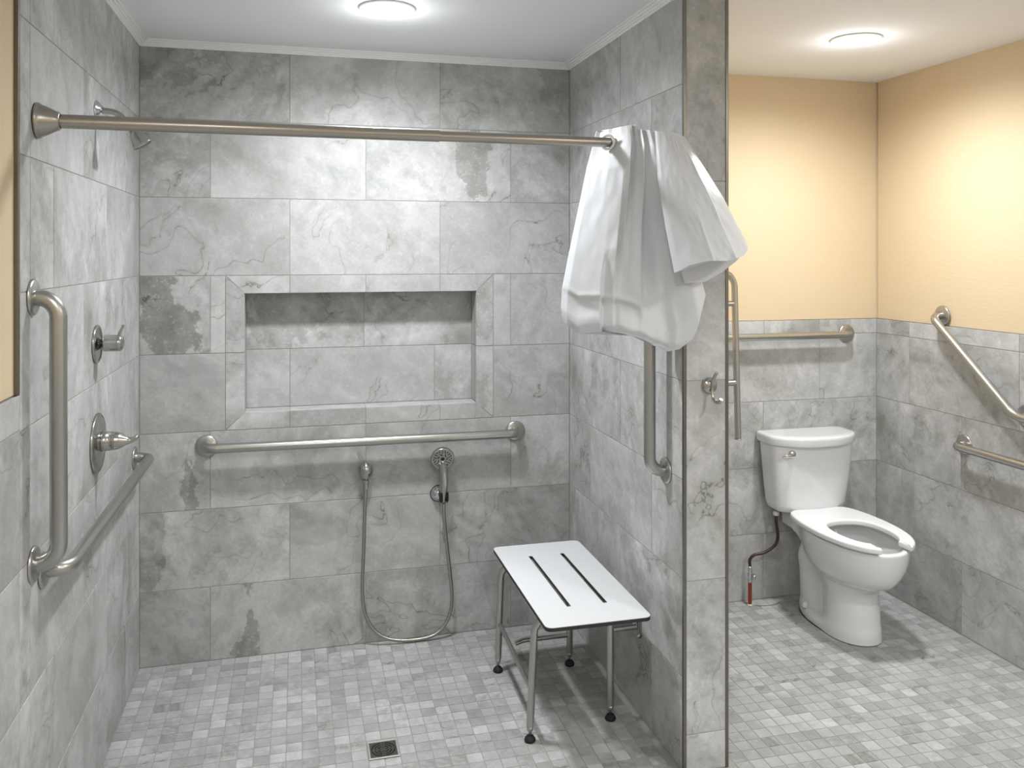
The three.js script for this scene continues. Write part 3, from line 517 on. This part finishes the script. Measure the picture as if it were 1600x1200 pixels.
// ------------------------------------------------------------------ robe hook on the partition end
{
  const t = thing('robe_hook', 'metal robe hook with a round plate on the end of the partition', 'hook', [1.838, 1.198, ZP]);
  part(t, 'plate', lathe([[0, 0.0003], [0.024, 0.0003], [0.0255, 0.003], [0.0245, 0.007], [0.021, 0.012], [0.014, 0.016], [0.006, 0.018], [0, 0.0185]], V(0, 0, 1), V(-0.001, 0, 0), 36), M.nickel);
  part(t, 'hook', sweep(curve([[0.004, 0.045, 0.042], [0.003, 0.034, 0.032], [0.001, 0.018, 0.024], [0, 0, 0.021], [-0.001, -0.020, 0.022], [0, -0.036, 0.028], [0.003, -0.046, 0.040], [0.006, -0.045, 0.054], [0.008, -0.034, 0.062]], 44), q => 0.0045 + 0.002 * Math.abs(q - 0.45), 16), M.nickel);
}
// ------------------------------------------------------------------ fold-down shower bench
{
  const x0 = 1.333, x1 = 1.684, z0 = 0.31, z1 = 1.05, H = 0.46, t = thing('shower_bench', 'white slotted shower bench on four metal legs against the partition', 'shower bench', [1.508, 0, 0.68]);
  const X = x => x - 1.508, Z = z => z - 0.68;
  const rr = (s, a, b, c, d, r) => { s.moveTo(a + r, b); s.lineTo(c - r, b); s.quadraticCurveTo(c, b, c, b + r); s.lineTo(c, d - r); s.quadraticCurveTo(c, d, c - r, d); s.lineTo(a + r, d); s.quadraticCurveTo(a, d, a, d - r); s.lineTo(a, b + r); s.quadraticCurveTo(a, b, a + r, b); return s; };
  const slots = s => { for (const sx of [1.4515, 1.5765]) s.holes.push(rr(new THREE.Path(), X(sx) - 0.0075, Z(0.437), X(sx) + 0.0075, Z(0.912), 0.004)); return s; };
  const tilt = g => g;
  part(t, 'seat_core', tilt(slab(slots(rr(new THREE.Shape(), X(x0), Z(z0), X(x1), Z(z1), 0.028)), H - 0.0135, H - 0.0016, 0.0015)), M.phenolic, 'dark edge of the seat board');
  part(t, 'seat_top', tilt(slab(slots(rr(new THREE.Shape(), X(x0) + 0.0008, Z(z0) + 0.0008, X(x1) - 0.0008, Z(z1) - 0.0008, 0.027)), H - 0.0016, H, 0)), M.laminate);
  const r = 0.0125, legs = [['FL', 1.338, 0.844, 1], ['BL', 1.343, 0.365, 1], ['FR', 1.642, 0.787, 0], ['BR', 1.626, 0.384, 0]];
  for (const [n, x, z, left] of legs) {
    const top = H - 0.0135 - r;
    const path = left ? fillet([V(X(x), 0.05, Z(z)), V(X(x) + 0.012, 0.375, Z(z) + (n === 'FL' ? 0.012 : 0.004)), V(X(x) + 0.05, top, Z(z) + (n === 'FL' ? 0.02 : 0.006)), V(X(1.62), top, Z(z) + (n === 'FL' ? 0.02 : 0.006))], 0.035, 8)
      : [V(X(x), 0.05, Z(z)), V(X(x), H - 0.0137, Z(z))];
    part(t, 'leg', sweep(path, r, 20), M.steel);
    const f = part(t, 'foot', lathe([[0, 0.0003], [0.017, 0.0003], [0.019, 0.004], [0.018, 0.010], [0.012, 0.018], [0.007, 0.021], [0, 0.021]], Y, V(X(x), 0, Z(z)), 28), M.rubber, 'black rubber foot');
    part(f, 'foot_stem', lathe([[0, 0.02], [0.0055, 0.02], [0.0055, 0.034], [0.0095, 0.036], [0.0105, 0.042], [0.0115, 0.051], [0, 0.051]], Y, V(X(x), 0, Z(z)), 20), M.steel);
  }
  part(t, 'stretcher', sweep([V(X(1.348), 0.185, Z(0.365)), V(X(1.345), 0.165, Z(0.850))], 0.0085, 16), M.steel);
  const flat = (a, b, w, h) => sweep([a, b], 1, 4, true, [h, w], V(0, 1, 0));
  part(t, 'brace', sweep([V(X(1.626), 0.118, Z(0.384)), V(X(1.44), 0.118, Z(0.384)), V(X(1.405), 0.112, Z(0.390))], 0.009, 12), M.steel);
  part(t, 'frame_rail', sweep([V(X(1.642), H - 0.0275, Z(0.33)), V(X(1.642), H - 0.0275, Z(1.0))], 0.0125, 16), M.steel);
  for (const [z, xl] of [[0.787, 1.642], [0.384, 1.626]]) {
    for (const y of [0.309, 0.328]) part(t, 'hinge_tube', sweep([V(X(xl), y, Z(z)), V(X(1.738), y, Z(z))], 0.0085, 14), M.steel);
    part(t, 'wall_bracket', mergeGeometries([box(0.005, 0.075, 0.028, X(1.7495), 0.318, Z(z)), box(0.004, 0.062, 0.012, X(1.742), 0.312, Z(z) + 0.008), lathe([[0, -0.004], [0.008, -0.004], [0.008, 0.004], [0, 0.004]], V(0, 0, 1), V(X(1.742), 0.284, Z(z) + 0.015), 16)].map(g => { const q = g.index ? g.toNonIndexed() : g; q.deleteAttribute('uv'); return q; })), M.steel);
  }
}
// ------------------------------------------------------------------ toilet
{
  const CX = 2.875, t = thing('toilet', 'white two-piece toilet with an open-front seat against the back wall', 'toilet', [CX, 0, 0.0]);
  // bowl and pedestal as one ceramic body from a distance field
  const N = 96, SX = 0.25, SY = 0.25, SZ = 0.42, CY = 0.215, CZ = 0.40, S = 0.42;
  const mc = new MarchingCubes(N, new THREE.MeshBasicMaterial(), false, false, 400000);
  const smin = (a, b, k) => { const h = Math.max(0, Math.min(1, 0.5 + 0.5 * (b - a) / k)); return b + (a - b) * h - k * h * (1 - h); };
  const smax = (a, b, k) => -smin(-a, -b, k);
  const ell = (x, z, rx, rz) => { const k0 = Math.hypot(x / rx, z / rz), k1 = Math.hypot(x / (rx * rx), z / (rz * rz)); return k1 < 1e-6 ? -Math.min(rx, rz) : k0 * (k0 - 1) / k1; };
  const RIM = 0.425, BB = 0.238;
  function ring(y) { // outer outline of the bowl: half width, z of back and front
    const u = Math.min(1, Math.max(0, (y - BB) / (RIM - BB))); const s = Math.sqrt(1 - (1 - u) * (1 - u));
    return [lerp(0.095, 0.178, s), lerp(0.22, 0.150, s), lerp(0.555, 0.690, s)];
  }
  function sdf(x, y, z) {
    const [w, zb, zf] = ring(y); let b = ell(x, z - (zb + zf) / 2, w, (zf - zb) / 2); b = smax(b, y - RIM, 0.012); b = smax(b, BB - 0.01 - y, 0.03);
    const q = y / 0.32, cw = lerp(0.108, 0.092, q), cf = lerp(0.530, 0.505, Math.min(1, q)) , cb = lerp(0.30, 0.31, q);
    let c = Math.max(ell(x, z - (cb + cf) / 2, cw, (cf - cb) / 2 + 0.012), y - 0.32); c = Math.max(c, -y);
    // foot that runs back under the trapway
    let f = smax(ell(x, z - 0.31, 0.112, 0.225), Math.abs(y - 0.0) - 0.045, 0.03);
    // trapway: rises from the back of the foot to the rear deck
    const seg = (ax, ay, az, bx, by, bz, r1, r2) => { const dx = bx - ax, dy = by - ay, dz = bz - az, h = Math.max(0, Math.min(1, ((x - ax) * dx + (y - ay) * dy + (z - az) * dz) / (dx * dx + dy * dy + dz * dz))); return Math.hypot((x - ax - dx * h), y - ay - dy * h, z - az - dz * h) - lerp(r1, r2, h); };
    let tr = smin(seg(0, 0.06, 0.185, 0, 0.24, 0.155, 0.075, 0.068), seg(0, 0.24, 0.155, 0, 0.22, 0.34, 0.068, 0.07), 0.03);
    const web = Math.max(Math.abs(x) - 0.062, Math.max(y - 0.3, Math.max(0.14 - z, z - 0.45)));
    // rear deck under the tank
    const dk = Math.max(Math.abs(x) - lerp(0.10, 0.088, (0.2 - z) / 0.2), Math.max(y - RIM, Math.max(RIM - 0.06 - 0.25 * Math.max(0, z - 0.1) - y, Math.max(0.03 - z, z - 0.3)))) ;
    let d = smin(b, c, 0.055); d = smin(d, f, 0.03); d = smin(d, smin(tr, web, 0.03), 0.022); d = smin(d, dk - 0.006, 0.03);
    d = Math.max(d, -y); d = Math.max(d, y - RIM);
    // hollow
    const [w2, b2, f2] = [w - 0.030, zb + 0.055, zf - 0.030]; const iu = Math.max(0.02, (y - BB - 0.012) / (RIM - BB - 0.012)), is = Math.pow(Math.min(1, iu), 0.5);
    const hol = ell(x, z - (b2 + f2) / 2 - (1 - is) * -0.02, 0.148 * (0.35 + 0.65 * is), 0.232 * (0.35 + 0.65 * is)); if (y > BB + 0.012) d = smax(d, -hol, 0.008);
    return d;
  }
  const half = N / 2;
  mc.isolation = 0;
  for (let k = 0; k < N; k++) for (let j = 0; j < N; j++) for (let i = 0; i < N; i++)
    mc.field[k * N * N + j * N + i] = -sdf((i - half) / half * S, (j - half) / half * S + CY + 0.2, (k - half) / half * S + CZ);
  mc.update();
  const cnt = mc.count !== undefined ? mc.count : mc.geometry.drawRange.count, gp = new Float32Array(cnt * 3), gn = new Float32Array(cnt * 3), e = 0.0015;
  for (let i = 0; i < cnt; i++) {
    const x = mc.positionArray[i * 3] * S, y = mc.positionArray[i * 3 + 1] * S + CY + 0.2, z = mc.positionArray[i * 3 + 2] * S + CZ; gp.set([x, y, z], i * 3);
    const n = V(sdf(x + e, y, z) - sdf(x - e, y, z), sdf(x, y + e, z) - sdf(x, y - e, z), sdf(x, y, z + e) - sdf(x, y, z - e)).normalize(); gn.set([n.x, n.y, n.z], i * 3);
  }
  const bg = new THREE.BufferGeometry(); bg.setAttribute('position', new THREE.BufferAttribute(gp, 3)); bg.setAttribute('normal', new THREE.BufferAttribute(gn, 3));
  part(t, 'bowl', bg, M.white);
  const wat = new THREE.CylinderGeometry(0.075, 0.06, 0.03, 32); wat.scale(1, 1, 1.3); wat.translate(0, 0.272, 0.42); part(t, 'water', wat, M.water);
  for (const s of [-1, 1]) part(t, 'bolt_cap', lathe([[0, 0.026], [0.008, 0.025], [0.0125, 0.02], [0.0135, 0.008], [0.0135, 0], [0, 0]].reverse(), Y, V(s * 0.093, 0.036, 0.215), 20), M.seatPlastic, 'white plastic bolt cap');
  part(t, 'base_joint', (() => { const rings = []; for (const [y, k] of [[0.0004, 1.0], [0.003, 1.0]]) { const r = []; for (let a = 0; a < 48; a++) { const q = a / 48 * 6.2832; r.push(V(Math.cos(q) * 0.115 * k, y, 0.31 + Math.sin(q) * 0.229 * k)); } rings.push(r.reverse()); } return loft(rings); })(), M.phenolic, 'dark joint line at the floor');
  // seat: elongated open-front ring
  const seat = new THREE.Shape(), oz = 0.155, fz = 0.693;
  const out = [], inn = [];
  const oPt = a => V2(Math.sin(a) * 0.184 * (Math.cos(a) > 0 ? 1 : 1), 0.405 - Math.cos(a) * 0.288);
  // outline: back edge nearly straight, sides full, tip elongated
  const O = [[0.060, oz], [0.118, oz + 0.004], [0.150, oz + 0.03], [0.170, oz + 0.09], [0.181, oz + 0.17], [0.184, oz + 0.25], [0.178, oz + 0.33], [0.158, oz + 0.42], [0.122, oz + 0.49], [0.085, fz - 0.012], [0.066, fz - 0.004]];
  const I = [[0.064, fz - 0.075], [0.078, fz - 0.088], [0.100, fz - 0.125], [0.114, fz - 0.18], [0.114, fz - 0.25], [0.098, fz - 0.31], [0.06, fz - 0.348], [0, fz - 0.36]];
  const oc = new THREE.SplineCurve(O.map(p => V2(...p))).getPoints(60), ic = new THREE.SplineCurve(I.map(p => V2(...p))).getPoints(40);
  const loop = [...oc, ...ic.slice(0, -1), ...ic.slice().reverse().map(p => V2(-p.x, p.y)), ...oc.slice().reverse().map(p => V2(-p.x, p.y))];
  seat.setFromPoints(loop);
  part(t, 'seat', slab(seat, RIM + 0.005, RIM + 0.030, 0.008), M.seatPlastic);
  for (const s of [-1, 1]) part(t, 'seat_hinge', lathe([[0, 0], [0.016, 0], [0.017, 0.004], [0.015, 0.02], [0, 0.021]], Y, V(s * 0.075, RIM, oz + 0.022), 20), M.seatPlastic);
  // tank
  const rrect = (hw, z0, z1, y, bow, n = 96, ef = 0.42) => { const r = []; for (let k = 0; k < n; k++) { const a = k / n * Math.PI * 2, c = Math.cos(a), s = Math.sin(a), e2 = s > 0 ? ef : 0.16, x = hw * Math.sign(c) * Math.pow(Math.abs(c), e2), zz = Math.sign(s) * Math.pow(Math.abs(s), e2); let z = (z0 + z1) / 2 + zz * (z1 - z0) / 2; if (s > 0) z += bow * (1 - (x / hw) ** 2) * Math.abs(zz); r.push(V(x, y, z)); } return r.reverse(); };
  const tank = [[0.432, 0.142, 0.028, 0.120], [0.436, 0.160, 0.022, 0.136], [0.445, 0.172, 0.018, 0.146], [0.47, 0.180, 0.016, 0.150], [0.55, 0.190, 0.015, 0.158], [0.65, 0.200, 0.014, 0.166], [0.745, 0.208, 0.012, 0.172]].map(([y, hw, a, b]) => rrect(hw, a, b - 0.006, y, 0.030, 96, 0.4));
  part(t, 'tank', loft(tank), M.white);
  const lid = [[0.745, 0.212, 0.006, 0.176], [0.747, 0.218, 0.004, 0.181], [0.752, 0.221, 0.003, 0.184], [0.775, 0.222, 0.003, 0.186], [0.782, 0.221, 0.0035, 0.1845], [0.787, 0.218, 0.005, 0.181], [0.7895, 0.212, 0.01, 0.175], [0.7905, 0.19, 0.03, 0.155]].map(([y, hw, a, b]) => rrect(hw, a, b - 0.012, y, 0.058, 96, 0.5));
  part(t, 'tank_lid', loft(lid), M.white);
  const lv = part(t, 'flush_lever', sweep(curve([[-0.135, 0.712, 0.197], [-0.152, 0.711, 0.204], [-0.172, 0.711, 0.203], [-0.196, 0.712, 0.194]], 20), q => 0.0055 + 0.002 * q, 16, true, [1, 0.6]), M.chrome, 'chrome flush lever');
  part(lv, 'lever_boss', lathe([[0, 0], [0.015, 0], [0.016, 0.004], [0.013, 0.010], [0, 0.013]], V(-0.15, 0, 1).normalize(), V(-0.137, 0.713, 0.180), 24), M.chrome);
}
{ // water supply beside the toilet
  const t = thing('water_supply', 'dark braided supply hose and chrome stop valve on a copper pipe left of the toilet', 'pipe', [2.60, 0, 0.055]);
  const P2 = p => V(p[0] - 2.60, p[1], p[2] - 0.055);
  part(t, 'hose', sweep(curve([[2.716, 0.415, 0.085], [2.716, 0.385, 0.085], [2.724, 0.315, 0.085], [2.716, 0.278, 0.08], [2.668, 0.243, 0.07], [2.616, 0.230, 0.06], [2.600, 0.209, 0.055], [2.600, 0.180, 0.055]].map(P2), 60), 0.0068, 14), M.braid, 'dark braided hose');
  part(t, 'hose_nut', lathe([[0, 0], [0.011, 0], [0.014, 0.003], [0.014, 0.016], [0.011, 0.019], [0, 0.019]], Y, P2([2.716, 0.412, 0.085]), 12), M.caulk, 'pale plastic nut under the tank');
  part(t, 'stop_valve', lathe([[0, 0.105], [0.009, 0.105], [0.011, 0.109], [0.011, 0.120], [0.008, 0.123], [0.0105, 0.130], [0.0105, 0.146], [0.008, 0.150], [0.010, 0.156], [0.010, 0.168], [0.0065, 0.171], [0.0065, 0.182], [0, 0.182]], Y, P2([2.600, 0, 0.055]), 18), M.chrome);
  part(t, 'valve_handle', (() => { const g = new THREE.SphereGeometry(1, 20, 14); g.scale(0.008, 0.014, 0.012); g.translate(0.011, 0.136, 0.014); return g; })(), M.chrome);
  part(t, 'pipe', sweep([P2([2.600, 0.0006, 0.055]), P2([2.600, 0.105, 0.055])], 0.0085, 16), M.copper, 'copper pipe stub');
  part(t, 'caulk_ring', lathe([[0.0085, 0.0004], [0.014, 0.0004], [0.011, 0.006], [0.0085, 0.008]], Y, V(0, 0, 0), 20), M.caulk);
}
{ // thin cord on the floor behind the toilet
  const t = thing('cord', 'thin grey cord lying on the floor between copper pipe and toilet', 'cord', [2.62, 0, 0.05]);
  part(t, 'strand', sweep(curve([[0, 0.003, 0.012], [0.03, 0.003, 0.026], [0.075, 0.003, 0.030], [0.115, 0.003, 0.018], [0.135, 0.003, 0.004]], 24), 0.0022, 8), new THREE.MeshStandardMaterial({ color: 0x8d8f8a, roughness: 0.6 }));
}
// ------------------------------------------------------------------ shower curtain, bundled at the right end of the rod
{
  const t = thing('shower_curtain', 'white shower curtain bunched up on the rod beside the partition', 'curtain', [1.6, 1.7, 1.12]);
  const O = V(1.6, 1.7, 1.12), interp = (tab, q) => { for (let i = 0; i < tab.length - 1; i++) if (q <= tab[i + 1][0]) { const a = tab[i], b = tab[i + 1], f = (q - a[0]) / (b[0] - a[0]); return a.slice(1).map((v, k) => lerp(v, b[k + 1], f)); } return tab[tab.length - 1].slice(1); };
  const toCam = V(-0.2464, 0, 0.969);
  // fabric bag between two silhouettes: s across, q down; front(s, q) and back(s, q) give the depth of each side
  function bag(Lc, Rc, yTop, yBot, front, back, ns = 72, nq = 56) {
    const ringsOut = [];
    for (let i = 0; i <= nq; i++) {
      const q = i / nq, ring = [];
      const pt = (s, off) => { const yt = interp(yTop, s)[0], yb = interp(yBot, s)[0], y = lerp(yt, yb, q), l = interp(Lc, q), r = interp(Rc, q); const x = lerp(l[0], r[0], s), z = lerp(l[1], r[1], s); return V(x, y, z).addScaledVector(toCam, off).sub(O); };
      for (let k = 0; k <= ns; k++) { const s = k / ns; ring.push(pt(s, front(s, q))); }
      for (let k = ns - 1; k > 0; k--) { const s = k / ns; ring.push(pt(s, -back(s, q))); }
      ringsOut.push(ring);
    }
    return loft(ringsOut);
  }
  const env = s => Math.pow(Math.max(0, 4 * s * (1 - s)), 0.45);
  const ridge = (s, c, w) => { const d = (s - c) / w; return Math.exp(-d * d); };
  // depth of the cloth across the bundle at a few heights: creases where the slope changes
  const PROF = [
    [0, [[0, 0], [0.06, -0.004], [0.22, 0.012], [0.30, 0.030], [0.44, 0.050], [0.455, 0.028], [0.56, 0.050], [0.585, 0.038], [0.66, 0.054], [0.85, 0.045], [1, 0]]],
    [0.2, [[0, 0], [0.05, 0.010], [0.20, 0.040], [0.415, 0.066], [0.43, 0.034], [0.55, 0.058], [0.575, 0.046], [0.70, 0.060], [0.86, 0.046], [1, 0]]],
    [0.6, [[0, 0], [0.04, 0.022], [0.16, 0.044], [0.355, 0.078], [0.372, 0.036], [0.46, 0.050], [0.555, 0.076], [0.58, 0.066], [0.78, 0.064], [0.94, 0.036], [1, 0]]],
    [1, [[0, 0], [0.035, 0.026], [0.12, 0.046], [0.262, 0.074], [0.285, 0.038], [0.40, 0.056], [0.53, 0.064], [0.60, 0.074], [0.80, 0.072], [0.95, 0.036], [1, 0]]],
  ];
  const bend = (s, q) => 0.075 * Math.exp(-(((s - 0.72) / 0.2) ** 2)) * sstep(0.15, 0.45, q);
  const pAt = (tab, s) => interp(tab, s)[0];
  const prof = (s, q) => { for (let i = 0; i < 3; i++) if (q <= PROF[i + 1][0]) { const f = (q - PROF[i][0]) / (PROF[i + 1][0] - PROF[i][0]); return lerp(pAt(PROF[i][1], s), pAt(PROF[i + 1][1], s), f); } return pAt(PROF[3][1], s); };
  const front = (s, q) => {
    const left = 1 - sstep(0.5, 0.58, s), qq = q + 0.06 * (0.3 - s), hem = sstep(0.835, 0.85, qq);
    let d = prof(s, q) + (0.0035 * vn(s * 8 + 2, q * 6) + 0.0022 * vn(s * 19, q * 13 + 4)) * env(s);
    d += (0.004 * ridge(qq, 0.828, 0.012) - 0.013 * hem * (1 - sstep(0.86, 0.965, qq))) * left * env(s);
    d += 0.004 * ridge(q + 0.25 * s, 0.93, 0.03) * (1 - left) + 0.003 * Math.sin(s * 70) * (1 - sstep(0, 0.16, q)) * sstep(0.4, 0.5, s) * env(s);
    return d - 0.022 * sstep(0.965, 1, q) * env(s) - bend(s, q);
  };
  const back = (s, q) => env(s) * (0.020 + 0.010 * q) + 0.006 * Math.abs(Math.sin(s * 20)) * env(s) - 0.012 * (1 - sstep(0.05, 0.3, s)) * (1 - q) * env(s) + bend(s, q);
  const Lc = [[0, 1.525, 0.968], [0.06, 1.515, 0.966], [0.10, 1.506, 0.975], [0.2, 1.484, 0.99], [0.35, 1.463, 0.995], [0.64, 1.421, 1.005], [0.83, 1.396, 1.01], [0.93, 1.392, 1.01], [1, 1.399, 1.01]];
  const Rc = [[0, 1.725, 1.12], [0.08, 1.738, 1.16], [0.3, 1.755, 1.18], [0.62, 1.764, 1.19], [0.78, 1.774, 1.20], [0.90, 1.793, 1.20], [1, 1.782, 1.20]];
  const yTop = [[0, 2.003], [0.28, 2.006], [0.48, 2.010], [0.52, 1.994], [0.75, 1.984], [1, 1.966]];
  const yBot = [[0, 1.398], [0.03, 1.386], [0.11, 1.362], [0.26, 1.372], [0.30, 1.366], [0.40, 1.368], [0.46, 1.360], [0.55, 1.352], [0.76, 1.308], [0.84, 1.318], [0.93, 1.352], [1, 1.43]];
  part(t, 'bundle', bag(Lc, Rc, yTop, yBot, front, back, 150, 90), M.cloth);
  // outer flap thrown over to the right, open like a sleeve at its lower end
  const Lf = [[0, 1.640, 1.165], [0.35, 1.632, 1.205], [0.7, 1.644, 1.235], [1, 1.664, 1.25]], Rf = [[0, 1.742, 1.17], [0.22, 1.776, 1.20], [0.55, 1.828, 1.24], [1, 1.884, 1.29]];
  const fT = [[0, 1.976], [0.3, 1.976], [0.8, 1.966], [1, 1.956]], fB = [[0, 1.552], [0.15, 1.575], [0.35, 1.588], [0.6, 1.588], [0.85, 1.602], [1, 1.628]];
  const fold = tab => (s, q) => interp(tab, s)[0] * (0.25 + 0.75 * q);
  const creases = fold([[0, 0], [0.05, 0.022], [0.2, 0.058], [0.42, 0.098], [0.45, 0.082], [0.6, 0.090], [0.71, 0.098], [0.735, 0.078], [0.85, 0.052], [0.95, 0.024], [1, 0]]);
  const ff = (s, q) => creases(s, q) + env(s) * (0.010 + 0.003 * vn(s * 8, q * 9) + 0.0016 * vn(s * 20, q * 18));
  const fb = (s, q) => env(s) * (0.008 + 0.020 * q);
  part(t, 'flap', bag(Lf, Rf, fT, fB, ff, fb, 110, 70), M.cloth);
  // lower lip of the flap seen inside the opening
  const lB = [[0, 1.52], [0.35, 1.525], [0.6, 1.552], [0.85, 1.588], [1, 1.626]], lT = [[0, 1.60], [1, 1.65]];
  const Ll = [[0, 1.690, 1.205], [1, 1.715, 1.205]], Rl = [[0, 1.884, 1.275], [1, 1.884, 1.275]];
  part(t, 'inner_fold', bag(Ll, Rl, lT, lB, (s, q) => 0.006 * env(s), (s, q) => 0.006 * env(s), 30, 12), M.cloth);
  const gr = new THREE.TorusGeometry(0.0215, 0.0042, 12, 32); gr.rotateY(-0.75); gr.translate(1.535 - O.x, 1.957 - O.y, 1.041 - O.z); part(t, 'grommet', gr, M.seatPlastic, 'white plastic eyelet around the rod');
}

scene.traverse(o => { if (o.isMesh) { o.castShadow = true; o.receiveShadow = true; } delete o.userData.cnt; });
renderer.render(scene, camera);
